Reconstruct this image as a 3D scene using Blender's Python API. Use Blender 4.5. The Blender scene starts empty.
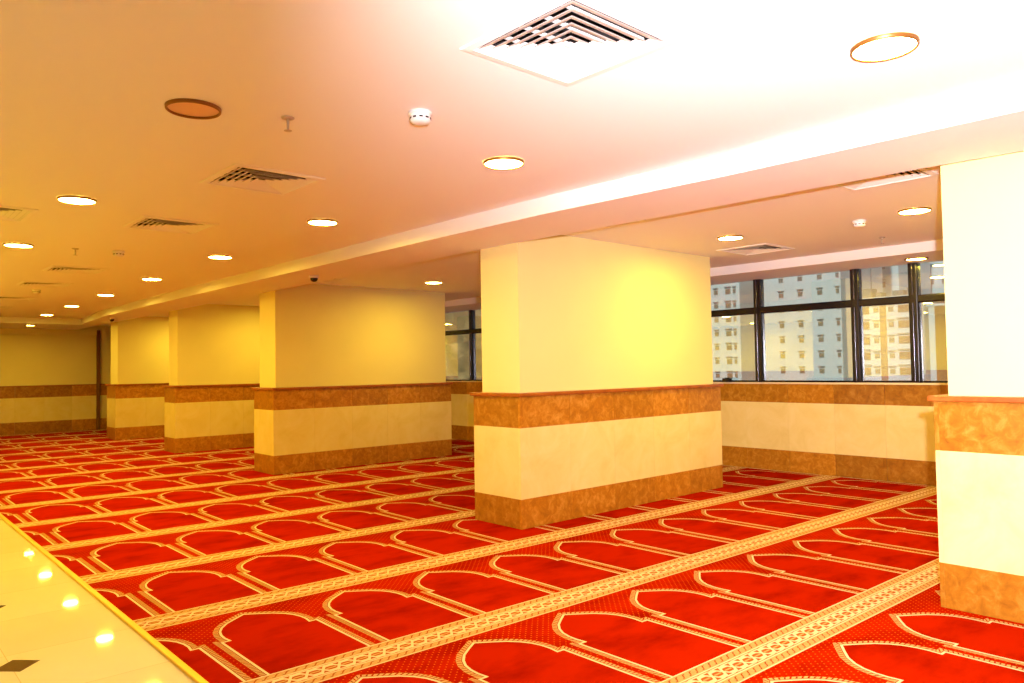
import bpy, bmesh, math, random
from mathutils import Vector, Matrix
random.seed(7)
SC = bpy.context.scene
COL = SC.collection
PI = math.pi

# ---------------------------------------------------------------- settings
vs = SC.view_settings
SC.display_settings.display_device = 'sRGB'
vs.view_transform = 'Standard'
vs.look = 'None'
vs.exposure = -0.05
vs.gamma = 1.0
vs.use_curve_mapping = False

# ---------------------------------------------------------------- helpers
class MB:
    """collects shapes that become ONE mesh object"""
    def __init__(s):
        s.bm = bmesh.new()
    def face(s, pts, mi=0):
        vsl = [s.bm.verts.new(p) for p in pts]
        f = s.bm.faces.new(vsl); f.material_index = mi
        return f
    def box(s, x0, x1, y0, y1, z0, z1, mi=0, bev=0.0, seg=2):
        v = [s.bm.verts.new((x, y, z)) for x in (x0, x1) for y in (y0, y1) for z in (z0, z1)]
        fs = []
        for q in ((0,1,3,2),(4,6,7,5),(0,4,5,1),(2,3,7,6),(0,2,6,4),(1,5,7,3)):
            f = s.bm.faces.new([v[i] for i in q]); f.material_index = mi; fs.append(f)
        if bev > 0:
            es = list({e for f in fs for e in f.edges})
            r = bmesh.ops.bevel(s.bm, geom=es, offset=bev, segments=seg, profile=0.5, affect='EDGES')
            for f in r['faces']: f.material_index = mi
    def lathe(s, prof, cx=0, cy=0, n=32, mi=0, cap=False):
        rings = []
        for r, z in prof:
            rings.append([s.bm.verts.new((cx+r*math.cos(2*PI*i/n), cy+r*math.sin(2*PI*i/n), z)) for i in range(n)])
        for a, b in zip(rings, rings[1:]):
            for i in range(n):
                f = s.bm.faces.new((a[i], a[(i+1) % n], b[(i+1) % n], b[i])); f.material_index = mi; f.smooth = True
        if cap:
            f = s.bm.faces.new(rings[0]); f.material_index = mi
            f = s.bm.faces.new(rings[-1]); f.material_index = mi
    def prism(s, poly, z0, z1, mi=0):
        a = [s.bm.verts.new((x, y, z0)) for x, y in poly]
        b = [s.bm.verts.new((x, y, z1)) for x, y in poly]
        n = len(poly)
        s.bm.faces.new(a[::-1]).material_index = mi
        s.bm.faces.new(b).material_index = mi
        for i in range(n):
            s.bm.faces.new((a[i], a[(i+1) % n], b[(i+1) % n], b[i])).material_index = mi
    def build(s, name, mats, parent=None, loc=None, fix=True):
        if fix:
            bmesh.ops.recalc_face_normals(s.bm, faces=s.bm.faces[:])
        me = bpy.data.meshes.new(name)
        s.bm.to_mesh(me); s.bm.free()
        if not isinstance(mats, (list, tuple)): mats = [mats]
        for m in mats: me.materials.append(m)
        o = bpy.data.objects.new(name, me); COL.objects.link(o)
        if parent is not None: o.parent = parent
        if loc is not None: o.location = loc
        return o

def tag(o, label=None, cat=None, group=None, kind=None):
    if label: o['label'] = label
    if cat: o['category'] = cat
    if group: o['group'] = group
    if kind: o['kind'] = kind
    return o

def empty(name, loc=(0, 0, 0), rz=0.0):
    o = bpy.data.objects.new(name, None); COL.objects.link(o)
    o.location = loc; o.rotation_euler = (0, 0, rz); o.empty_display_size = 0.1
    return o

def copy_tree(o, parent=None):
    c = o.copy(); COL.objects.link(c)
    if parent is not None: c.parent = parent
    for ch in list(o.children):
        copy_tree(ch, c)
    return c

# ---------------------------------------------------------------- materials
def newmat(name):
    m = bpy.data.materials.new(name); m.use_nodes = True
    nt = m.node_tree
    b = nt.nodes['Principled BSDF']
    return m, nt, b

def N(nt, t, **kw):
    n = nt.nodes.new(t)
    for k, v in kw.items():
        setattr(n, k, v)
    return n

def simple(name, col, rough=0.6, metal=0.0, spec=0.5, noise=0.0, scale=8.0, bump=0.0):
    m, nt, b = newmat(name)
    b.inputs['Roughness'].default_value = rough
    b.inputs['Metallic'].default_value = metal
    b.inputs['Specular IOR Level'].default_value = spec
    b.inputs['Base Color'].default_value = (*col, 1)
    if noise > 0 or bump > 0:
        tc = N(nt, 'ShaderNodeTexCoord')
        nz = N(nt, 'ShaderNodeTexNoise'); nz.inputs['Scale'].default_value = scale; nz.inputs['Detail'].default_value = 6
        nt.links.new(tc.outputs['Object'], nz.inputs['Vector'])
        if noise > 0:
            rp = N(nt, 'ShaderNodeValToRGB')
            rp.color_ramp.elements[0].position = 0.3; rp.color_ramp.elements[1].position = 0.7
            rp.color_ramp.elements[0].color = (*[c*(1-noise) for c in col], 1)
            rp.color_ramp.elements[1].color = (*[min(1, c*(1+noise*0.6)) for c in col], 1)
            nt.links.new(nz.outputs['Fac'], rp.inputs['Fac'])
            nt.links.new(rp.outputs['Color'], b.inputs['Base Color'])
        if bump > 0:
            bp = N(nt, 'ShaderNodeBump'); bp.inputs['Strength'].default_value = bump; bp.inputs['Distance'].default_value = 0.01
            nt.links.new(nz.outputs['Fac'], bp.inputs['Height'])
            nt.links.new(bp.outputs['Normal'], b.inputs['Normal'])
    return m

def stone(name, c_dark, c_mid, c_light, scale=6.0, rough=0.25, island=0.25, veins=True):
    """polished stone tiles: mottled, every slab a slightly different tone"""
    m, nt, b = newmat(name)
    b.inputs['Roughness'].default_value = rough
    tc = N(nt, 'ShaderNodeTexCoord')
    geo = N(nt, 'ShaderNodeNewGeometry')
    off = N(nt, 'ShaderNodeVectorMath', operation='SCALE')
    comb = N(nt, 'ShaderNodeCombineXYZ')
    nt.links.new(geo.outputs['Random Per Island'], comb.inputs[0])
    nt.links.new(geo.outputs['Random Per Island'], comb.inputs[2])
    nt.links.new(comb.outputs[0], off.inputs[0]); off.inputs['Scale'].default_value = 13.0
    add = N(nt, 'ShaderNodeVectorMath', operation='ADD')
    nt.links.new(tc.outputs['Object'], add.inputs[0]); nt.links.new(off.outputs[0], add.inputs[1])
    nz = N(nt, 'ShaderNodeTexNoise'); nz.inputs['Scale'].default_value = scale; nz.inputs['Detail'].default_value = 8; nz.inputs['Roughness'].default_value = 0.68
    nz.inputs['Distortion'].default_value = 0.6
    nt.links.new(add.outputs[0], nz.inputs['Vector'])
    rp = N(nt, 'ShaderNodeValToRGB'); cr = rp.color_ramp
    cr.elements[0].position = 0.28; cr.elements[0].color = (*c_dark, 1)
    cr.elements[1].position = 0.78; cr.elements[1].color = (*c_light, 1)
    e = cr.elements.new(0.5); e.color = (*c_mid, 1)
    nt.links.new(nz.outputs['Fac'], rp.inputs['Fac'])
    hsv = N(nt, 'ShaderNodeHueSaturation')
    mr = N(nt, 'ShaderNodeMapRange'); mr.inputs['To Min'].default_value = 1-island; mr.inputs['To Max'].default_value = 1+island*0.6
    nt.links.new(geo.outputs['Random Per Island'], mr.inputs['Value'])
    nt.links.new(mr.outputs[0], hsv.inputs['Value'])
    nt.links.new(rp.outputs['Color'], hsv.inputs['Color'])
    nt.links.new(hsv.outputs['Color'], b.inputs['Base Color'])
    return m

M = {}
M['wall'] = simple('cream_wall_paint', (0.84, 0.735, 0.32), 0.75, noise=0.03, scale=1.5)
M['ceiling'] = simple('white_ceiling_paint', (0.86, 0.815, 0.775), 0.8)
M['brown'] = stone('brown_marble', (0.28, 0.095, 0.005), (0.43, 0.168, 0.009), (0.66, 0.34, 0.06), 15.0, 0.3, 0.22)
M['cream'] = stone('cream_marble', (0.75, 0.60, 0.22), (0.81, 0.665, 0.275), (0.85, 0.72, 0.35), 3.2, 0.22, 0.035)
M['ledge'] = stone('ledge_marble', (0.24, 0.055, 0.006), (0.34, 0.085, 0.008), (0.44, 0.14, 0.02), 9.0, 0.35, 0.1)
M['grout'] = simple('pale_grout', (0.62, 0.36, 0.10), 0.8)
M['sill'] = simple('cream_sill_stone', (0.80, 0.66, 0.40), 0.35, noise=0.08, scale=6)
M['bronze'] = simple('bronze_lamp_trim', (0.26, 0.105, 0.018), 0.4, metal=0.5)
M['ring'] = simple('dull_bronze_lamp_ring', (0.48, 0.26, 0.09), 0.4)
M['bead'] = simple('polished_mullion_bead', (0.10, 0.09, 0.11), 0.16, metal=1.0)
M['can'] = simple('lamp_reflector', (0.72, 0.55, 0.30), 0.35, metal=0.5)
M['white_metal'] = simple('white_enamel', (0.86, 0.83, 0.78), 0.45)
M['slat_shade'] = simple('grey_slat_shade', (0.34, 0.30, 0.27), 0.6)
M['corner_shade'] = simple('dark_brown_corner_shade', (0.20, 0.075, 0.012), 0.6)
M['dark_void'] = simple('dark_duct', (0.012, 0.008, 0.006), 0.9)
M['white_plastic'] = simple('white_plastic', (0.82, 0.80, 0.76), 0.4)
M['dark_plastic'] = simple('dark_plastic', (0.015, 0.014, 0.016), 0.25)
M['chrome'] = simple('sprinkler_metal', (0.50, 0.43, 0.37), 0.3, metal=0.6)
M['frame'] = simple('dark_window_frame', (0.010, 0.007, 0.012), 0.22, metal=0.25, spec=0.6)
M['brass'] = simple('brass_edge_strip', (0.80, 0.50, 0.035), 0.35, metal=0.35)

def emit(name, col, s):
    m = bpy.data.materials.new(name); m.use_nodes = True
    nt = m.node_tree; nt.nodes.clear()
    o = N(nt, 'ShaderNodeOutputMaterial'); e = N(nt, 'ShaderNodeEmission')
    e.inputs['Color'].default_value = (*col, 1); e.inputs['Strength'].default_value = s
    nt.links.new(e.outputs[0], o.inputs[0])
    return m
LAMP = (1.0, 0.74, 0.085)
M['lens'] = emit('warm_lamp_lens', LAMP, 270.0)
M['lens_soft'] = emit('warm_lamp_lens_soffit', LAMP, 170.0)
m, nt, b = newmat('unlit_lamp_lens')
b.inputs['Base Color'].default_value = (0.75, 0.45, 0.26, 1); b.inputs['Roughness'].default_value = 0.3
M['lens_off'] = m

# glass: reflective, slightly green tinted
m = bpy.data.materials.new('tinted_reflective_glass'); m.use_nodes = True
nt = m.node_tree; nt.nodes.clear()
o = N(nt, 'ShaderNodeOutputMaterial'); mx = N(nt, 'ShaderNodeMixShader')
tr = N(nt, 'ShaderNodeBsdfTransparent'); gl = N(nt, 'ShaderNodeBsdfGlossy')
tr.inputs['Color'].default_value = (0.86, 0.96, 0.97, 1)
gl.inputs['Roughness'].default_value = 0.0; gl.inputs['Color'].default_value = (0.95, 0.95, 0.95, 1)
mx.inputs['Fac'].default_value = 0.30
nt.links.new(tr.outputs[0], mx.inputs[1]); nt.links.new(gl.outputs[0], mx.inputs[2]); nt.links.new(mx.outputs[0], o.inputs[0])
M['glass'] = m

# marble floor
m, nt, b = newmat('polished_cream_floor')
b.inputs['Roughness'].default_value = 0.035
b.inputs['Specular IOR Level'].default_value = 0.6
tc = N(nt, 'ShaderNodeTexCoord')
nz = N(nt, 'ShaderNodeTexNoise'); nz.inputs['Scale'].default_value = 1.4; nz.inputs['Detail'].default_value = 8
nt.links.new(tc.outputs['Object'], nz.inputs['Vector'])
rp = N(nt, 'ShaderNodeValToRGB')
rp.color_ramp.elements[0].position = 0.25; rp.color_ramp.elements[0].color = (0.85, 0.77, 0.50, 1)
rp.color_ramp.elements[1].position = 0.75; rp.color_ramp.elements[1].color = (0.90, 0.84, 0.60, 1)
nt.links.new(nz.outputs['Fac'], rp.inputs['Fac'])
br = N(nt, 'ShaderNodeTexBrick')
br.offset = 0.0
br.inputs['Scale'].default_value = 1.0
br.inputs['Brick Width'].default_value = 0.62; br.inputs['Row Height'].default_value = 0.62
br.inputs['Mortar Size'].default_value = 0.0018
br.inputs['Color1'].default_value = (1, 1, 1, 1); br.inputs['Color2'].default_value = (0.94, 0.92, 0.88, 1)
br.inputs['Mortar'].default_value = (0.75, 0.68, 0.5, 1)
nt.links.new(tc.outputs['Object'], br.inputs['Vector'])
mm = N(nt, 'ShaderNodeMixRGB', blend_type='MULTIPLY'); mm.inputs['Fac'].default_value = 1
nt.links.new(rp.outputs['Color'], mm.inputs['Color1']); nt.links.new(br.outputs['Color'], mm.inputs['Color2'])
nt.links.new(mm.outputs['Color'], b.inputs['Base Color'])
M['floor'] = m
M['inset'] = simple('dark_floor_inset', (0.10, 0.055, 0.015), 0.1, noise=0.3, scale=20)

# carpet
RED = (0.38, 0.0120, 0.0004)
def carpet_red(name, dots):
    m, nt, b = newmat(name)
    b.inputs['Roughness'].default_value = 0.95
    b.inputs['Specular IOR Level'].default_value = 0.0
    tc = N(nt, 'ShaderNodeTexCoord')
    nz = N(nt, 'ShaderNodeTexNoise'); nz.inputs['Scale'].default_value = 2.3; nz.inputs['Detail'].default_value = 7; nz.inputs['Roughness'].default_value = 0.6
    mp = N(nt, 'ShaderNodeMapping'); mp.inputs['Scale'].default_value = (1.0, 2.0, 1.0)
    nt.links.new(tc.outputs['Object'], mp.inputs['Vector']); nt.links.new(mp.outputs[0], nz.inputs['Vector'])
    rp = N(nt, 'ShaderNodeValToRGB')
    rp.color_ramp.elements[0].position = 0.30; rp.color_ramp.elements[0].color = (RED[0]*0.60, RED[1]*0.45, RED[2]*0.6, 1)
    rp.color_ramp.elements[1].position = 0.56; rp.color_ramp.elements[1].color = (*RED, 1)
    nt.links.new(nz.outputs['Fac'], rp.inputs['Fac'])
    colout = rp.outputs['Color']
    if dots:
        sep = N(nt, 'ShaderNodeSeparateXYZ'); nt.links.new(tc.outputs['Object'], sep.inputs[0])
        def mth(op, a, bb=None):
            n = N(nt, 'ShaderNodeMath', operation=op)
            for i, v in enumerate((a, bb)):
                if v is None: continue
                if isinstance(v, (int, float)): n.inputs[i].default_value = v
                else: nt.links.new(v, n.inputs[i])
            return n.outputs[0]
        P = 0.040
        u = mth('DIVIDE', mth('ADD', sep.outputs[0], sep.outputs[1]), P)
        v = mth('DIVIDE', mth('SUBTRACT', sep.outputs[0], sep.outputs[1]), P)
        du = mth('SUBTRACT', mth('FRACT', u), 0.5); dv = mth('SUBTRACT', mth('FRACT', v), 0.5)
        d = mth('ADD', mth('MULTIPLY', du, du), mth('MULTIPLY', dv, dv))
        msk = mth('LESS_THAN', d, 0.016)
        mixn = N(nt, 'ShaderNodeMixRGB'); mixn.inputs['Color2'].default_value = (0.62, 0.11, 0.012, 1)
        nt.links.new(msk, mixn.inputs['Fac']); nt.links.new(rp.outputs['Color'], mixn.inputs['Color1'])
        colout = mixn.outputs['Color']
    nt.links.new(colout, b.inputs['Base Color'])
    return m
M['c_dots'] = carpet_red('carpet_red_dotted', True)
M['c_red'] = carpet_red('carpet_red_plain', False)
M['c_gold'] = simple('carpet_gold', (0.60, 0.32, 0.10), 0.95, spec=0.1, noise=0.15, scale=60)
M['c_cream'] = simple('carpet_cream', (0.80, 0.56, 0.30), 0.95, spec=0.1)
M['c_dark'] = simple('carpet_brown', (0.22, 0.045, 0.008), 0.95, spec=0.1)
M['c_orange'] = simple('carpet_orange', (0.40, 0.085, 0.010), 0.95, spec=0.1)
CARPET_MATS = [M['c_dots'], M['c_red'], M['c_gold'], M['c_cream'], M['c_dark'], M['c_orange']]

# ---------------------------------------------------------------- dimensions (metres)
ZC = 2.4926            # ceiling
ZB = 2.3729            # beam soffit
ZS = 2.415             # soffit of the downstand along the windows
XW = 8.689             # inner face of the window wall
YB = 20.10             # inner face of the end wall
XL, YF = -3.2, -3.4    # walls behind the camera
XC = 1.205             # edge of the carpet
PX0, PX1 = 4.1906, 7.10
BEAM_NEAR = [(3.78, YF), (3.70, 1.0), (3.675, 2.3), (3.60, 3.6), (3.585, 5.0), (3.60, 7.3), (3.60, 11.0), (3.64, 15.2), (3.86, 17.9)]
BEAM_FAR = [(4.56, YF), (4.44, 0.9), (4.385, 1.5), (4.33, 3.2), (4.255, 4.62), (4.25, 6.0), (4.25, 20.1)]
Y_END = 17.9           # inner face of the end beam

# ---------------------------------------------------------------- lamps: positions
HID = 'unseen lit ceiling downlight added to brighten the left side of the hall'
MAIN_LAMPS = [
    (2.87, 1.11, 'round lit ceiling downlight beside the beam above the pillar cut by the frame edge'),
    (2.81, 3.17, 'round lit ceiling downlight between the big square vent and the beam'),
    (2.83, 5.34, 'lit ceiling downlight beside the beam, right of the vent with pale pink edges'),
    (2.88, 7.58, 'lit ceiling downlight by the beam, fourth from the camera in its row'),
    (2.90, 9.85, 'lit ceiling downlight by the beam, fifth from the camera in its row'),
    (2.96, 12.21, 'lit ceiling downlight by the beam, sixth from the camera in its row'),
    (2.99, 14.48, 'lit ceiling downlight by the beam, seventh from the camera in its row'),
    (3.05, 16.86, 'last lit ceiling downlight before the end beam of the hall'),
    (1.19, 5.63, 'lit ceiling downlight left of the middle square vents, larger of two there'),
    (1.21, 7.91, 'lit ceiling downlight at the left edge, beside the small sprinkler and square vents'),
    (1.21, 10.2, HID), (1.21, 12.5, HID),
    (-1.9, 6.8, HID), (-2.1, 9.1, HID), (-2.1, 11.4, HID), (-2.1, 13.7, HID),  # unseen lamps added to brighten the left wall and floor
]
DEAD_LAMP = (1.163, 3.365)
SIDE_LAMPS = [
    (6.19, 2.21, 'lit downlight in the window aisle ceiling near the right pillar and white ceiling vent'),
    (6.11, 3.77, 'lit downlight in the window aisle ceiling just right of the large middle pillar'),
    (5.99, 8.22, 'lit downlight over the narrow window strip beside the wide yellow-lit pillar'),
    (5.65, 12.05, 'lit downlight in the window aisle hidden behind the wide yellow-lit pillar'),
    (5.55, 15.75, 'lit downlight in the window aisle hidden behind the pillar next to the smallest'),
]
LR = 0.1062            # lens radius
OPEN = 0.112           # ceiling hole radius

VENTS = [  # centre x, y, size, label
    (1.965, 1.845, 0.57, 'big white square ceiling vent with concentric slats at the top of the photo'),
    (1.93, 4.40, 0.56, 'square ceiling vent with pale pink lower slats left of the round smoke detector'),
    (1.965, 6.20, 0.56, 'square orange-lit ceiling vent between two lit downlights, beyond the pink-edged vent'),
    (0.78, 6.42, 0.56, 'square ceiling vent cut by the left edge of the photo'),
    (1.99, 9.46, 0.56, 'dim square ceiling vent, fourth along the centre line of the hall'),
    (2.00, 11.2, 0.56, 'dim square ceiling vent, fifth along the centre line of the hall'),
    (2.00, 13.5, 0.56, 'dim thin-looking square ceiling vent, sixth along the centre line of the hall'),
    (2.00, 15.4, 0.56, 'farthest dim square ceiling vent before the end beam'),
    (4.85, 1.95, 0.56, 'white ceiling vent half hidden behind the beam beside the right pillar'),
    (6.98, 4.02, 0.56, 'square ceiling vent in the window aisle above the window behind the large middle pillar'),
    (4.62, 3.95, 0.42, 'dark ceiling vent mostly hidden by the beam above the large middle pillar'),
    (4.66, 8.72, 0.42, 'small dark ceiling vent peeking past the beam above the wide yellow-lit pillar'),
]

# ---------------------------------------------------------------- the setting
def struct(o):
    o['kind'] = 'structure'; return o

mb = MB(); mb.box(XL-0.2, XW+0.15, YF-0.2, YB+0.2, -0.25, -0.012)
floor = struct(mb.build('floor', M['floor']))
# dark diamonds let into the marble
def diamond(cx, cy, r):
    mb = MB(); mb.prism([(cx-r, cy), (cx, cy-r), (cx+r, cy), (cx, cy+r)], -0.0125, -0.0110)
    return mb.build('inset', M['inset'], floor)
for cx, cy, r in ((0.640, 4.165, 0.094), (0.665, 5.285, 0.094), (0.64, 6.42, 0.094), (0.64, 3.05, 0.094)):
    diamond(cx, cy, r)

# ceiling with real openings for the lamps and vents
def ceiling_sheet():
    bm = bmesh.new()
    edges = []
    def loop(pts):
        v = [bm.verts.new((x, y, ZC)) for x, y in pts]
        for i in range(len(v)):
            edges.append(bm.edges.new((v[i], v[(i+1) % len(v)])))
    loop([(XL-0.1, YF-0.1), (XW+0.1, YF-0.1), (XW+0.1, YB+0.1), (XL-0.1, YB+0.1)])
    for x, y in [(a[0], a[1]) for a in MAIN_LAMPS] + [DEAD_LAMP] + [(a[0], a[1]) for a in SIDE_LAMPS]:
        loop([(x+OPEN*math.cos(2*PI*i/24), y+OPEN*math.sin(2*PI*i/24)) for i in range(24)])
    for x, y, s, _ in VENTS:
        h = s/2-0.045
        loop([(x-h, y-h), (x+h, y-h), (x+h, y+h), (x-h, y+h)])
    bmesh.ops.triangle_fill(bm, use_beauty=True, use_dissolve=False, edges=edges)
    me = bpy.data.meshes.new('ceiling'); 
    for f in bm.faces:
        if f.normal.z > 0: f.normal_flip()
    bm.to_mesh(me); bm.free(); me.materials.append(M['ceiling'])
    o = bpy.data.objects.new('ceiling', me); COL.objects.link(o)
    return struct(o)
ceiling = ceiling_sheet()
mb = MB(); mb.box(XL-0.3, XW+0.3, YF-0.3, YB+0.3, ZC+0.42, ZC+0.62)
struct(mb.build('roof', M['dark_void']))

# downstand beam along the pillars and across the far end
mb = MB()
poly = BEAM_FAR + [(PX0-8.0, YB)] + [(PX0-8.0, Y_END)] + BEAM_NEAR[::-1]
mb.prism(poly, ZB, ZC)
struct(mb.build('beam', M['ceiling']))
# downstand along the window head
mb = MB(); mb.prism([(7.80, YB), (7.96, YF), (XW+0.1, YF), (XW+0.1, YB)], 2.392, ZC)
struct(mb.build('beam', M['ceiling']))

def tiled_run(mb, axis, fixed, out, a0, a1, z0, z1, tile, th, start=None, gap=None):
    if gap is None: gap = 0.0012 if z1-z0 > 0.4 else 0.0035
    """slabs along one wall face; out = +1/-1 is the side the face looks to"""
    a = a0; L = a1-a0
    n = max(1, round(L/tile)); w = L/n
    for i in range(n):
        p, q = a0+i*w+(gap/2 if i else 0), a0+(i+1)*w-(gap/2 if i < n-1 else 0)
        f0, f1 = sorted((fixed, fixed+out*th))
        if axis == 'x': mb.box(p, q, f0, f1, z0, z1)
        else: mb.box(f0, f1, p, q, z0, z1)

def wall_with_dado(name, axis, fixed, out, a0, a1, zs, thick=0.2, sill=False, top=None, tile=0.57):
    """wall body, three stone bands and a ledge; fixed is the stone face"""
    th = 0.02
    zb, zw, zt = zs
    core = fixed-out*th
    mb = MB(); c0, c1 = sorted((core, core-out*thick))
    ztop = top if top else zt-0.012
    if axis == 'x': mb.box(a0, a1, c0, c1, -0.1, ztop)
    else: mb.box(c0, c1, a0, a1, -0.1, ztop)
    w = struct(mb.build(name, M['wall']))
    for nm, z0, z1, mat in (('base_band', 0.0, zb, 'brown'), ('middle_band', zb, zw, 'cream'), ('top_band', zw, zt-0.022, 'brown')):
        mb = MB(); tiled_run(mb, axis, core, out, a0, a1, z0, z1, tile, th)
        mb.build(nm, M[mat], w)
    mb = MB(); f0, f1 = sorted((core-out*(thick if sill else 0), fixed+out*0.012))
    if axis == 'x': mb.box(a0, a1, f0, f1, zt-0.022, zt)
    else: mb.box(f0, f1, a0, a1, zt-0.022, zt)
    mb.build('sill' if sill else 'ledge', M['sill'] if sill else M['ledge'], w)
    return w

wall_with_dado('wall_right', 'y', XW, -1, YF, YB, (0.2575, 0.842, 1.092), thick=0.14, sill=True)
wb = wall_with_dado('wall_back', 'x', YB, -1, XL, XW, (0.262, 0.81, 1.085), top=ZC)
# shallow cornice and a dark strip painting the corner shadow by the last pillar
mb = MB(); mb.box(XL, 4.66, YB-0.07, YB-0.018, 2.245, ZB); mb.build('cornice', M['wall'], wb)
mb = MB(); mb.box(4.665, 4.745, YB-0.055, YB-0.019, 0.0, ZB-0.001, bev=0.006); mb.build('corner_shade_strip', M['corner_shade'], wb)
wall_with_dado('wall_left', 'y', XL, 1, YF, YB, (0.25, 0.82, 1.09), top=ZC)
wall_with_dado('wall_front', 'x', YF, 1, XL, XW, (0.25, 0.82, 1.09), top=ZC)

# windows ---------------------------------------------------------------
XG = XW+0.045
def window(name, y0, y1, mull):
    mb = MB(); z0, z1, zt0, zt1 = 1.092, ZS+0.03, 1.957, 2.042
    for y, w in mull:
        mb.box(XG-0.055, XG+0.055, y-w/2, y+w/2, z0, z1, bev=0.016, seg=3)
    mb.box(XG-0.045, XG+0.05, y0, y1, z0, z0+0.022, bev=0.004)
    mb.box(XG-0.05, XG+0.05, y0, y1, z1-0.03, z1)
    mb.box(XG-0.05, XG+0.05, y0, y1, zt0, zt1, bev=0.014, seg=3)
    w_ = struct(mb.build(name, M['frame']))
    for f in w_.data.polygons: f.use_smooth = False
    mb = MB(); mb.box(XG-0.004, XG+0.004, y0, y1, z0, z1)
    mb.build('glass_pane', M['glass'], w_)
    # slim snap-on cover bead down each mullion, the shiny part
    mb = MB()
    for y, w in mull:
        mb.lathe([(0.013, z0+0.02), (0.013, zt0), ], XG-0.056, y+0.004, 20, 0)
        mb.lathe([(0.013, zt1), (0.013, z1)], XG-0.056, y+0.004, 20, 0)
    mb.build('cover_bead', M['bead'], w_)
    return w_
window('window_1', YF, 8.0, [(-3.3, .075), (-1.4, .075), (0.7, .075), (1.95, .075), (3.145, .100), (3.775, .100), (5.005, .100), (6.3, .075), (7.2, .075), (7.96, .08)])
window('window_2', 8.0, YB, [(8.06, .075), (9.55, .075), (10.80, .080), (12.1, .075), (13.6, .075), (15.1, .075), (16.6, .075), (18.1, .075), (19.5, .075)])
# solid bit above the window heads
mb = MB(); mb.box(XW+0.02, XW+0.15, YF, YB, ZS+0.025, ZC+0.45)
struct(mb.build('trim_1', M['ceiling']))

# ---------------------------------------------------------------- pillars
def pillar(x0, x1, y0, y1, label, zb=0.2425, zw=0.8247, zt=1.1135):
    root = empty('pillar', ((x0+x1)/2, (y0+y1)/2, 0.0))
    cx, cy = root.location.x, root.location.y
    X0, X1, Y0, Y1 = x0-cx, x1-cx, y0-cy, y1-cy
    th = 0.022; ins = 0.056; z0 = 0.0016
    mb = MB(); mb.box(X0+ins, X1-ins, Y0+ins, Y1-ins, zt-0.01, ZC-0.0005 if True else 0)
    mb.build('shaft', M['wall'], root)
    mb = MB(); mb.box(X0+th, X1-th, Y0+th, Y1-th, z0, zt-0.032)
    core = mb.build('core', M['grout'], root)
    for nm, a, b_, mat in (('base_band', z0, zb, 'brown'), ('middle_band', zb, zw, 'cream'), ('top_band', zw, zt-0.03, 'brown')):
        mb = MB()
        tiled_run(mb, 'x', Y0+th, -1, X0, X1, a, b_, 0.6, th)
        tiled_run(mb, 'x', Y1-th, 1, X0, X1, a, b_, 0.6, th)
        tiled_run(mb, 'y', X0+th, -1, Y0+th+0.0005, Y1-th-0.0005, a, b_, 0.75, th)
        tiled_run(mb, 'y', X1-th, 1, Y0+th+0.0005, Y1-th-0.0005, a, b_, 0.75, th)
        mb.build(nm, M[mat], root)
    mb = MB(); o = 0.026
    mb.box(X0-o, X1+o, Y0-o, Y1+o, zt-0.03, zt, bev=0.006)
    mb.build('ledge', M['ledge'], root)
    tag(root, label, 'pillar', 'marble-clad pillars along the hall', 'thing')
    return root
pillar(PX0, 7.143, 4.575, 5.176, 'large wide pillar in the middle foreground with peach wall above marble bands')
pillar(PX0, 7.046, 9.249, 9.847, 'wide yellow-lit pillar left of the large middle one, window strip between them')
pillar(PX0, 7.05, 12.993, 13.536, 'yellow marble-banded pillar between the smallest one and the wide yellow-lit one')
pillar(PX0, 7.05, 16.548, 17.182, 'smallest farthest pillar beside the dark end wall')
pillar(4.452, 7.35, 0.925, 1.525, 'overexposed white pillar cut off by the right edge of the photo', 0.240, 0.842, 1.137)

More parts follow.
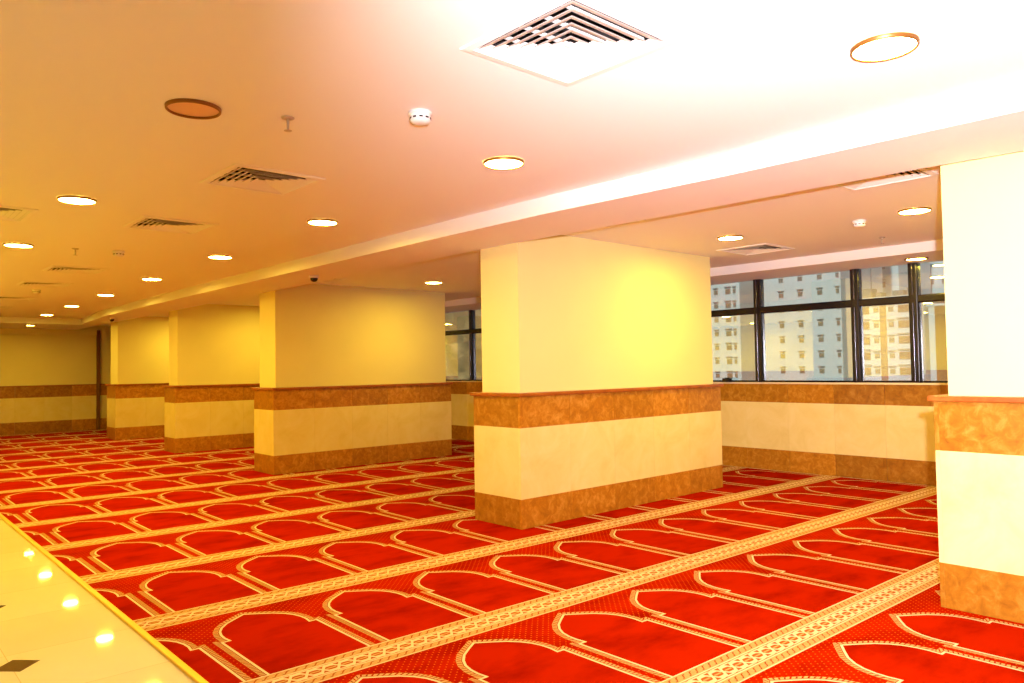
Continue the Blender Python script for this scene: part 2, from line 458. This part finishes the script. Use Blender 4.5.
# ---------------------------------------------------------------- carpet
W, S, SW, Y0R, SK = 0.60524, 1.2, 0.22667, 3.2531, -0.0278
XMIN, XMAX, YMIN, YMAX = XC, XW-0.021, YF+0.02, YB-0.021
def rowoff(k):
    return {-3: 1.49, -2: 1.47, -1: 1.462, 0: 1.435, 1: 1.425, 2: 1.420, 3: 1.402, 4: 1.395, 5: 1.399}.get(k, 1.399 if k > 5 else 1.49)
ZP = 0.0006
def build_carpet():
    mb = MB(); bm = mb.bm
    def q(pts, mi, z):
        try:
            f = bm.faces.new([bm.verts.new((x, y, z)) for x, y in pts]); f.material_index = mi
            if f.normal.z < 0: f.normal_flip()
        except ValueError:
            pass
    mb.box(XMIN, XMAX, YMIN, YMAX, -0.012, 0.0, 0)
    base_faces = bm.faces[:]
    half = [(0, 0.0), (0, 0.53), (0.040, 0.53), (0.033, 0.59), (0.036, 0.64), (0.050, 0.695), (0.077, 0.745), (0.120, 0.795), (0.18, 0.840), (0.2435, 0.884)]
    full = half + [(0.487-u, v) for u, v in half[-2::-1]]
    n = len(full)
    norms = []
    for i, (u, v) in enumerate(full):
        def seg(a, b):
            d = Vector((b[0]-a[0], b[1]-a[1])); d.normalize(); return Vector((-d.y, d.x))
        ns = []
        if i > 0: ns.append(seg(full[i-1], full[i]))
        if i < n-1: ns.append(seg(full[i], full[i+1]))
        m_ = sum(ns, Vector((0, 0)))
        m_.normalize()
        c = max(0.5, m_.dot(ns[0]))
        norms.append(m_/c)
    def off(i, d): return (full[i][0]+norms[i].x*d, full[i][1]+norms[i].y*d)
    kmin = math.floor((YMIN-Y0R)/S)-1; kmax = math.ceil((YMAX-Y0R)/S)+1
    for k in range(kmin, kmax+1):
        r0 = rowoff(k)
        def T(u, v):
            return (u, Y0R+k*S+SK*u+v)
        # border band of this row: from v=-SW to 0
        x = XMIN-0.1
        q([T(XMIN-.3, -SW), T(XMAX+.3, -SW), T(XMAX+.3, 0), T(XMIN-.3, 0)], 2, ZP)
        q([T(XMIN-.3, -0.162), T(XMAX+.3, -0.162), T(XMAX+.3, -0.065), T(XMIN-.3, -0.065)], 5, ZP*1.5)
        for vv in (-0.004, -SW+0.004, -0.0595, -0.1675):
            mi = 3
            q([T(XMIN-.3, vv-0.004), T(XMAX+.3, vv-0.004), T(XMAX+.3, vv+0.004), T(XMIN-.3, vv+0.004)], mi, ZP*2)
        # S-marks in the two outer strips
        P = 0.0465; x = XMIN-0.1
        while x < XMAX+0.1:
            for c in (-0.032, -SW+0.032):
                q([T(x, c-0.016), T(x+0.006, c-0.016), T(x+0.022, c+0.001), T(x+0.017, c+0.006)], 5, ZP*2)
                q([T(x+0.012, c+0.003), T(x+0.018, c-0.002), T(x+0.034, c+0.015), T(x+0.026, c+0.016)], 5, ZP*2)
                q([T(x-0.006, c-0.016), T(x+0.008, c-0.016), T(x+0.008, c-0.011), T(x-0.006, c-0.011)], 4, ZP*2)
                q([T(x+0.024, c+0.011), T(x+0.038, c+0.011), T(x+0.038, c+0.016), T(x+0.024, c+0.016)], 4, ZP*2)
            x += P
        # two-strand plait in the middle strip with short bars in its eyes
        A, PER, hw = 0.031, 0.155, 0.0115
        st = PER/12
        x = XMIN-0.1; i = 0
        cv = -0.1135
        while x < XMAX+0.1:
            for sgn in (1, -1):
                def g(xx): return cv+sgn*A*max(-1, min(1, 1.35*math.sin(2*PI*xx/PER)))
                a, b_ = g(x), g(x+st)
                q([T(x, a-hw), T(x+st, b_-hw), T(x+st, b_+hw), T(x, a+hw)], 3, ZP*(2.0 if sgn > 0 else 2.3))
            i += 1; x += st
        x = math.floor((XMIN-0.1)/PER)*PER
        while x < XMAX+0.1:
            for h_ in (0.25, 0.75):
                c = x+PER*h_
                q([T(c-0.024, cv-0.005), T(c+0.024, cv-0.005), T(c+0.024, cv+0.005), T(c-0.024, cv+0.005)], 2, ZP*2)
            for h_ in (0.0, 0.5):
                c = x+PER*h_
                for s_ in (1, -1):
                    q([T(c-0.03, cv+s_*0.041-0.0045), T(c+0.03, cv+s_*0.041-0.0045), T(c+0.03, cv+s_*0.041+0.0045), T(c-0.03, cv+s_*0.041+0.0045)], 3, ZP*2)
            x += PER
        # arches standing on this band
        i0 = math.floor((XMIN-r0)/W)-1; i1 = math.ceil((XMAX-r0)/W)+1
        for i in range(i0, i1+1):
            b0 = r0+i*W
            def A_(p): return T(b0+p[0], p[1])
            q([A_(p) for p in full], 1, ZP)
            for j in range(n-1):
                for d0, d1, mi, z in ((0.0, 0.012, 3, 1.6), (0.012, 0.0165, 4, 1.6), (0.0165, 0.040, 2, 1.4)):
                    q([A_(off(j, d0)), A_(off(j+1, d0)), A_(off(j+1, d1)), A_(off(j, d1))], mi, ZP*z)
            # rope marks along the gold edge
            for j in range(n-1):
                p, r_ = off(j, 0.0185), off(j+1, 0.0185); p2, r2 = off(j, 0.038), off(j+1, 0.038)
                L = math.hypot(r_[0]-p[0], r_[1]-p[1]); m_ = int(L/0.020)
                for t in range(m_):
                    a, b_ = t/m_, (t+0.36)/m_; sh = 0.4/m_
                    lp = lambda u, v, t: (u[0]+(v[0]-u[0])*t, u[1]+(v[1]-u[1])*t)
                    a2, b2 = min(1, a+sh), min(1, b_+sh)
                    q([A_(lp(p, r_, a)), A_(lp(p, r_, b_)), A_(lp(p2, r2, b2)), A_(lp(p2, r2, a2))], 4 if (t % 2) else 1, ZP*2)
    # trim everything to the carpet's outline
    for co, no in (((XMIN, 0, 0), (-1, 0, 0)), ((XMAX, 0, 0), (1, 0, 0)), ((0, YMIN, 0), (0, -1, 0)), ((0, YMAX, 0), (0, 1, 0))):
        g = bm.faces[:]
        geom = list({v for f in g for v in f.verts}) + list({e for f in g for e in f.edges}) + g
        bmesh.ops.bisect_plane(bm, geom=geom, plane_co=co, plane_no=no, clear_outer=True, dist=1e-6)
    bmesh.ops.triangulate(bm, faces=[f for f in bm.faces if len(f.verts) > 4])
    for f in bm.faces:
        if f.normal.z < -0.5 and f.calc_center_median().z > -0.005: f.normal_flip()
    return mb.build('carpet', CARPET_MATS, fix=False)
carpet = build_carpet()
tag(carpet, 'red prayer carpet with rows of gold arches and plaited gold bands', 'carpet', kind='thing')
mb = MB(); mb.box(XC-0.030, XC, YMIN, YMAX, -0.0125, 0.004, bev=0.002)
strip = mb.build('edge_strip', M['brass'], carpet)
strip['label'] = 'yellow brass strip along the carpet edge'

# ---------------------------------------------------------------- ceiling lamps
def make_lamp(lens_mat, depth, name='downlight'):
    root = empty(name)
    mb = MB()
    mb.lathe([(OPEN+0.004, -0.0006), (OPEN+0.003, -0.013), (OPEN+0.000, -0.016), (OPEN-0.004, -0.016), (OPEN-0.006, -0.013), (OPEN-0.006, -0.002)], n=48)
    mb.build('trim_ring', M['bronze'], root)
    mb = MB()
    mb.lathe([(LR, depth), (LR*0.6, depth-0.002), (0.0005, depth-0.003)], n=48)
    mb.build('lens', lens_mat, root)
    mb = MB()
    mb.lathe([(OPEN-0.004, 0.0), (OPEN-0.006, 0.08), (0.0005, 0.08)], n=32)
    mb.build('housing', M['dark_void'], root)
    return root
proto = make_lamp(M['lens'], -0.0115)
first = True
for x, y, lab in MAIN_LAMPS + SIDE_LAMPS:
    o = proto if first else copy_tree(proto)
    first = False
    o.location = (x, y, ZC)
    tag(o, lab, 'ceiling light', 'unseen downlights added to light the hall' if lab == HID else 'lit round downlights in the ceiling')
dead = make_lamp(M['lens_off'], -0.006)
dead.location = (*DEAD_LAMP, ZC)
tag(dead, 'unlit bronze-rimmed round downlight left of the pink-edged square vent', 'ceiling light')
# surface-mounted lamps on the two lower soffits
def make_soffit_lamp():
    root = empty('downlight')
    mb = MB(); mb.lathe([(0.112, 0.0), (0.112, -0.008), (0.100, -0.012), (0.092, -0.010), (0.092, -0.0005)], n=40)
    mb.build('trim_ring', M['bronze'], root)
    mb = MB(); mb.lathe([(0.0915, -0.006), (0.06, -0.008), (0.0005, -0.0085)], n=40)
    mb.build('lens', M['lens_soft'], root)
    return root
a = make_soffit_lamp(); a.location = (3.06, 18.55, ZB)
tag(a, 'small lit downlight under the end beam, last of the long row', 'ceiling light', 'lit round downlights under the beams')
b_ = copy_tree(a); b_.location = (8.36, 2.985, 2.392)
tag(b_, 'lit downlight under the window beam, just left of the right pillar', 'ceiling light', 'lit round downlights under the beams')

# ---------------------------------------------------------------- vents
def make_vent(s, dark=True):
    root = empty('ceiling_vent')
    h = s/2
    def ring(mb, h0, z0, h1, z1, mi=0):
        a = [(-h0, -h0, z0), (h0, -h0, z0), (h0, h0, z0), (-h0, h0, z0)]
        b = [(-h1, -h1, z1), (h1, -h1, z1), (h1, h1, z1), (-h1, h1, z1)]
        for i in range(4):
            j = (i+1) % 4
            mb.face([a[i], a[j], b[j], b[i]], mi)
    mb = MB()
    ring(mb, h, -0.0006, h-0.004, -0.007); ring(mb, h-0.004, -0.007, h-0.036, -0.010); ring(mb, h-0.036, -0.010, h-0.045, 0.0); ring(mb, h-0.045, 0.0, h-0.047, 0.015)
    mb.build('frame', M['white_metal'], root)
    n = 6; inner = h-0.052; step = inner/(n+0.45)
    for i in range(n):
        ho = inner-i*step
        mb = MB()
        t = 0.0012
        ring(mb, ho-step*0.86, 0.0070, ho, -0.006)
        ring(mb, ho, -0.006, ho+0.003, -0.004, 1)  # grey lip colour paints the shade lines between slats
        ring(mb, ho+0.003, -0.004, ho-step*0.86+0.002, 0.0085)
        mb.build('slat', [M['white_metal'], M['slat_shade']], root)
    c = inner-n*step
    mb = MB(); mb.box(-c, c, -c, c, -0.006, -0.002); mb.build('centre_plate', M['white_metal'], root)
    mb = MB(); g = inner+0.001
    ring(mb, g, 0.012, g, 0.20); mb.face([(-g, -g, 0.20), (g, -g, 0.20), (g, g, 0.20), (-g, g, 0.20)])
    # dampers seen through the slats
    mb.build('duct', M['dark_void'], root)
    mb = MB()
    for i in range(4):
        xx = -g*0.66+i*g*0.44
        mb.box(-g+0.01, g-0.01, xx-0.005, xx+0.005, 0.022, 0.034)
    mb.build('damper_blade', M['white_metal'], root)
    return root
protoV = {}
for x, y, s, lab in VENTS:
    if s not in protoV:
        protoV[s] = o = make_vent(s)
    else:
        o = copy_tree(protoV[s])
    o.location = (x, y, ZC)
    tag(o, lab, 'vent', 'square ceiling vents')

# ---------------------------------------------------------------- smoke detectors, sprinklers, cameras
def make_smoke():
    root = empty('smoke_detector')
    mb = MB(); mb.lathe([(0.0005, -0.0004), (0.052, -0.0004), (0.054, -0.012), (0.050, -0.016), (0.0005, -0.016)], n=32)
    mb.build('base', M['white_plastic'], root)
    mb = MB(); mb.lathe([(0.047, -0.016), (0.047, -0.040), (0.040, -0.050), (0.022, -0.054), (0.0005, -0.054)], n=32)
    body = mb.build('head', M['white_plastic'], root)
    for i in range(10):
        a = 2*PI*i/10
        mb = MB(); mb.box(0.0455, 0.0485, -0.008, 0.008, -0.036, -0.029)
        s = mb.build('slot', M['dark_plastic'], body); s.rotation_euler = (0, 0, a)
    return root
sm = make_smoke()
for i, (x, y, lab) in enumerate([
    (1.966, 2.784, 'round white smoke detector on the ceiling between the big vent and pink-edged vent'),
    (2.00, 7.80, 'small smoke detector on the orange ceiling beyond the second square vent'),
    (6.28, 2.67, 'white smoke detector on the window aisle ceiling left of the downlight'),
    (2.05, 12.0, 'tiny smoke detector far along the orange ceiling under the fifth vent')]):
    o = sm if i == 0 else copy_tree(sm)
    o.location = (x, y, ZC); o.rotation_euler = (0, 0, 0.4)
    tag(o, lab, 'smoke detector', 'round smoke detectors')
def make_sprinkler():
    root = empty('sprinkler')
    mb = MB(); mb.lathe([(0.0005, -0.0004), (0.030, -0.0004), (0.027, -0.006), (0.014, -0.010), (0.0005, -0.010)], n=24)
    mb.build('escutcheon', M['chrome'], root)
    mb = MB(); mb.lathe([(0.006, -0.010), (0.006, -0.026), (0.003, -0.030), (0.003, -0.062)], n=16)
    mb.box(-0.010, -0.008, -0.0015, 0.0015, -0.060, -0.022); mb.box(0.008, 0.010, -0.0015, 0.0015, -0.060, -0.022); mb.box(-0.010, 0.010, -0.002, 0.002, -0.025, -0.022)
    mb.build('stem', M['chrome'], root)
    mb = MB(); mb.lathe([(0.0005, -0.060), (0.018, -0.060), (0.018, -0.062), (0.0005, -0.062)], n=24)
    mb.build('deflector', M['chrome'], root)
    return root
sp = make_sprinkler()
for i, (x, y, lab) in enumerate([
    (1.54, 3.23, 'small metal sprinkler hanging from the ceiling beside the unlit downlight'),
    (1.65, 7.87, 'tiny sprinkler on the orange ceiling beside the left edge downlights'),
    (7.30, 2.90, 'tiny sprinkler on the window aisle ceiling just above the window beam'),
    (1.62, 12.1, 'faint sprinkler far down the orange ceiling at the left edge')]):
    o = sp if i == 0 else copy_tree(sp)
    o.location = (x, y, ZC); o.rotation_euler = (0, 0, 0.7)
    tag(o, lab, 'sprinkler', 'ceiling sprinklers')
def make_dome():
    root = empty('dome_camera')
    mb = MB(); mb.lathe([(0.0005, -0.0004), (0.050, -0.0004), (0.052, -0.022), (0.044, -0.030), (0.0005, -0.030)], n=28)
    mb.build('housing', M['white_plastic'], root)
    mb = MB(); mb.lathe([(0.041, -0.030), (0.039, -0.046), (0.030, -0.062), (0.016, -0.070), (0.0005, -0.072)], n=28)
    mb.build('dome', M['dark_plastic'], root)
    return root
dc = make_dome(); dc.location = (3.92, 7.60, ZB)
tag(dc, 'small white dome camera under the beam above the wide yellow-lit pillar', 'camera', 'dome cameras under the beam')
dc2 = copy_tree(dc); dc2.location = (3.85, 15.45, ZB)
tag(dc2, 'tiny dark dome camera under the beam by the farthest pillar', 'camera', 'dome cameras under the beam')

# small black wedge-topped box standing on the sill
mb = MB(); mb.prism([(-0.035, -0.035), (0.035, -0.045), (0.035, 0.045), (-0.035, 0.055)], 0.0, 0.05)
mb.box(-0.02, 0.02, -0.02, 0.03, 0.05, 0.058, bev=0.002)
t = mb.build('box', M['dark_plastic'], None, (8.645, 5.43, 1.0922))
tag(t, 'small black box lying on the window sill beside the large middle pillar', 'box')

# ---------------------------------------------------------------- outside
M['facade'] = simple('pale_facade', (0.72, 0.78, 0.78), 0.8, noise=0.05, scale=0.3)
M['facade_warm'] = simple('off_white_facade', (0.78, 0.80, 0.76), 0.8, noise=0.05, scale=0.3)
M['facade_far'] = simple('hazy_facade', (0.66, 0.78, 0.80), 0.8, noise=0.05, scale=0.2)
M['tan'] = simple('tan_stripe_and_reflection', (0.42, 0.22, 0.09), 0.8)
M['win_dark'] = simple('dark_facade_window', (0.27, 0.22, 0.15), 0.3)
M['win_frame'] = simple('facade_window_frame', (0.30, 0.29, 0.26), 0.6)
M['win_tan'] = simple('brown_facade_window', (0.30, 0.16, 0.07), 0.4)
M['roof_dark'] = simple('roof_plant_metal', (0.12, 0.15, 0.16), 0.6)
M['rock'] = simple('hill_rock', (0.62, 0.38, 0.15), 0.95, noise=0.7, scale=0.18, bump=1.0)
M['ground'] = simple('city_ground', (0.35, 0.33, 0.30), 0.95, noise=0.2, scale=0.05)
mb = MB(); mb.box(12, 400, -300, 400, -24, -22); g = struct(mb.build('ground', M['ground']))

def building(x, y0, y1, depth, ztop, mat, label, cols, rows, zbot=-22, extra=None):
    """cols: list of (y, width, height, material); rows: floor heights of window centres"""
    root = empty('building', (x+depth/2, (y0+y1)/2, zbot))
    ox, oy, oz = root.location
    mb = MB(); mb.box(x-ox, x+depth-ox, y0-oy, y1-oy, 0, ztop-zbot)
    mb.box(x-0.25-ox, x+depth+0.2-ox, y0-0.2-oy, y1+0.2-oy, ztop-zbot-0.35, ztop-zbot)
    mb.build('body', M[mat], root)
    for y, w, h, wm in cols:
        for z in rows:
            if z > ztop-0.6: continue
            mb = MB()
            mb.box(x-0.10-ox, x+0.02-ox, y-w/2-oy, y+w/2-oy, z-h/2-oz, z+h/2-oz, 0)
            mb.box(x-0.12-ox, x-0.09-ox, y-w/2+0.08-oy, y-0.03-oy, z-h/2+0.08-oz, z+h/2-0.08-oz, 1)
            mb.box(x-0.12-ox, x-0.09-ox, y+0.03-oy, y+w/2-0.08-oy, z-h/2+0.08-oz, z+h/2-0.08-oz, 1)
            mb.box(x-0.35-ox, x+0.0-ox, y-w/2-0.1-oy, y+w/2+0.1-oy, z+h/2+0.32-oz, z+h/2+0.42-oz, 0)
            mb.build('window', [M['win_frame'], M[wm]], root)
    if extra: extra(root, ox, oy, oz)
    tag(root, label, 'building')
    return root
FL = 2.53
rowsA = [15.15-FL*i for i in range(-3, 9)]
# left tower in the first pane
building(120, 72.5, 79.6, 14, 40, 'facade_warm', 'pale tower seen in the narrow window pane beside the large middle pillar',
         [(77.3, 0.8, 0.75, 'win_dark'), (74.8, 1.05, 0.9, 'win_dark'), (73.5, 0.5, 0.8, 'win_dark')], [14.4-FL*i for i in range(-1, 8)])
# middle tower in the wide pane
building(118, 53.4, 66.9, 16, 40, 'facade_warm', 'pale grey tower with three columns of small square windows behind the wide pane',
         [(63.45, 0.80, 0.72, 'win_dark'), (60.1, 0.80, 0.72, 'win_dark'), (56.8, 0.80, 0.72, 'win_dark'), (53.9, 0.5, 0.72, 'win_dark')], rowsA[1:])
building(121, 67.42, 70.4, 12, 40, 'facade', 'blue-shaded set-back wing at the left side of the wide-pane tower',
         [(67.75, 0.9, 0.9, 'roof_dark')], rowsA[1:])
# right tower with brown stripe
def stripe(root, ox, oy, oz):
    mb = MB(); mb.box(118.85-119-ox+119, 119.02-ox, 47.0-oy, 47.95-oy, 0, 11.2-oz); mb.build('stripe', M['tan'], root)
    mb = MB()
    for (y, w, h) in ((50.6, 1.4, 1.6), (48.9, 0.8, 0.9), (46.0, 1.6, 1.0), (44.2, 1.0, 1.3)):
        mb.box(121-ox, 123-ox, y-w/2-oy, y+w/2-oy, 11.2-oz, 11.2+h-oz)
    mb.build('roof_plant', M['roof_dark'], root)
    mb = MB(); mb.lathe([(0.07, 11.2-oz), (0.05, 17.8-oz)], 119.6-ox, 49.35-oy, 8, cap=True); mb.build('mast', M['roof_dark'], root)
building(119, 42.6, 51.6, 14, 11.2, 'facade_warm', 'off-white block with a brown vertical stripe and wide brown windows',
         [(50.15, 1.3, 1.2, 'win_tan'), (48.5, 0.75, 0.75, 'win_dark'), (46.3, 0.75, 0.75, 'win_dark'), (44.35, 1.9, 1.15, 'win_tan')], [9.25-2.35*i for i in range(0, 6)], extra=stripe)
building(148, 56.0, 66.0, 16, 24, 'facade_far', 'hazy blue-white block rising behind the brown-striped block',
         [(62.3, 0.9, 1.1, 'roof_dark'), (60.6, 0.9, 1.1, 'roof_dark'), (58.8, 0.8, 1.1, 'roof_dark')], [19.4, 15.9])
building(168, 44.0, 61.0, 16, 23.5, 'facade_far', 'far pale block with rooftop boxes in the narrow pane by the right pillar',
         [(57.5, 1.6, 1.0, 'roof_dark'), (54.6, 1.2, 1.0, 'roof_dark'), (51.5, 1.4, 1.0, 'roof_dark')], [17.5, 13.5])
def tan_reflection(root, ox, oy, oz):
    mb = MB(); mb.box(121.85-ox, 122.02-ox, 39.7-oy, 41.2-oy, 0, 9.6-oz); mb.build('stripe', M['tan'], root)  # tan strip paints a brown window reflection onto the block
building(122, 36.5, 42.1, 14, 9.8, 'facade', 'pale block with a painted-in brown reflection strip at the right end of the window',
         [(37.8, 0.9, 0.9, 'win_dark')], [8.0-2.35*i for i in range(0, 5)], extra=tan_reflection)

# rocky hill seen through the window strip between the pillars
def hill():
    bm = bmesh.new(); n, m_ = 60, 40
    rnd = random.Random(3)
    from mathutils import noise
    vv = []
    for i in range(n+1):
        row = []
        for j in range(m_+1):
            u, v = i/n, j/m_
            x = 70+u*150; y = 150+v*70
            h = -22+v*62+3.2*noise.noise(Vector((u*14, v*9, 0)))+1.6*noise.noise(Vector((u*40, v*30, 2)))+2.2*math.floor(v*9+noise.noise(Vector((u*5, 0, 1))))*0.6
            row.append(bm.verts.new((x, y, h)))
        vv.append(row)
    for i in range(n):
        for j in range(m_):
            bm.faces.new((vv[i][j], vv[i+1][j], vv[i+1][j+1], vv[i][j+1]))
    me = bpy.data.meshes.new('hill'); bm.to_mesh(me); bm.free(); me.materials.append(M['rock'])
    o = bpy.data.objects.new('hill', me); COL.objects.link(o)
    return struct(o)
hill()

# ---------------------------------------------------------------- daylight
w = bpy.data.worlds.new('sky'); SC.world = w; w.use_nodes = True
bg = w.node_tree.nodes['Background']
bg.inputs['Color'].default_value = (0.80, 0.95, 1.0, 1); bg.inputs['Strength'].default_value = 0.30

sun = bpy.data.lights.new('sun', 'SUN'); so = bpy.data.objects.new('sun', sun); COL.objects.link(so)
sun.energy = 3.7; sun.angle = math.radians(2); sun.color = (1.0, 0.98, 0.94)
so.location = (-40, 10, 60)
so.rotation_euler = Vector((0.80, 0.22, -0.56)).to_track_quat('-Z', 'Y').to_euler()

# ---------------------------------------------------------------- camera and its flash
YAW, PITCH, ROLL, FPX = 0.7326, 0.03425, -0.01575, 753.608
cy_, sy_ = math.cos(YAW), math.sin(YAW)
fw = Vector((sy_*math.cos(PITCH), cy_*math.cos(PITCH), math.sin(PITCH)))
rt = Vector((cy_, -sy_, 0)); up = rt.cross(fw)
R = math.cos(ROLL)*rt+math.sin(ROLL)*up
U = -math.sin(ROLL)*rt+math.cos(ROLL)*up
cam = bpy.data.cameras.new('camera'); co = bpy.data.objects.new('camera', cam); COL.objects.link(co)
cam.sensor_width = 36.0; cam.lens = FPX*36/1024; cam.clip_start = 0.05; cam.clip_end = 1000
mat = Matrix((R, U, -fw)).transposed().to_4x4()
mat.translation = (0, 0, 1.32778)
co.matrix_world = mat
SC.camera = co

fl = bpy.data.lights.new('camera_flash', 'SPOT'); fo = bpy.data.objects.new('camera_flash', fl); COL.objects.link(fo)
fl.energy = 2050; fl.color = (0.99, 0.90, 1.0); fl.spot_size = math.radians(114); fl.spot_blend = 1.0; fl.shadow_soft_size = 0.03
fpos = Vector((0, 0, 1.32778))+R*0.10+U*0.19
aim = (fw*1.0+R*0.74+U*0.30).normalized()
fo.location = fpos
fo.rotation_euler = aim.to_track_quat('-Z', 'Y').to_euler()
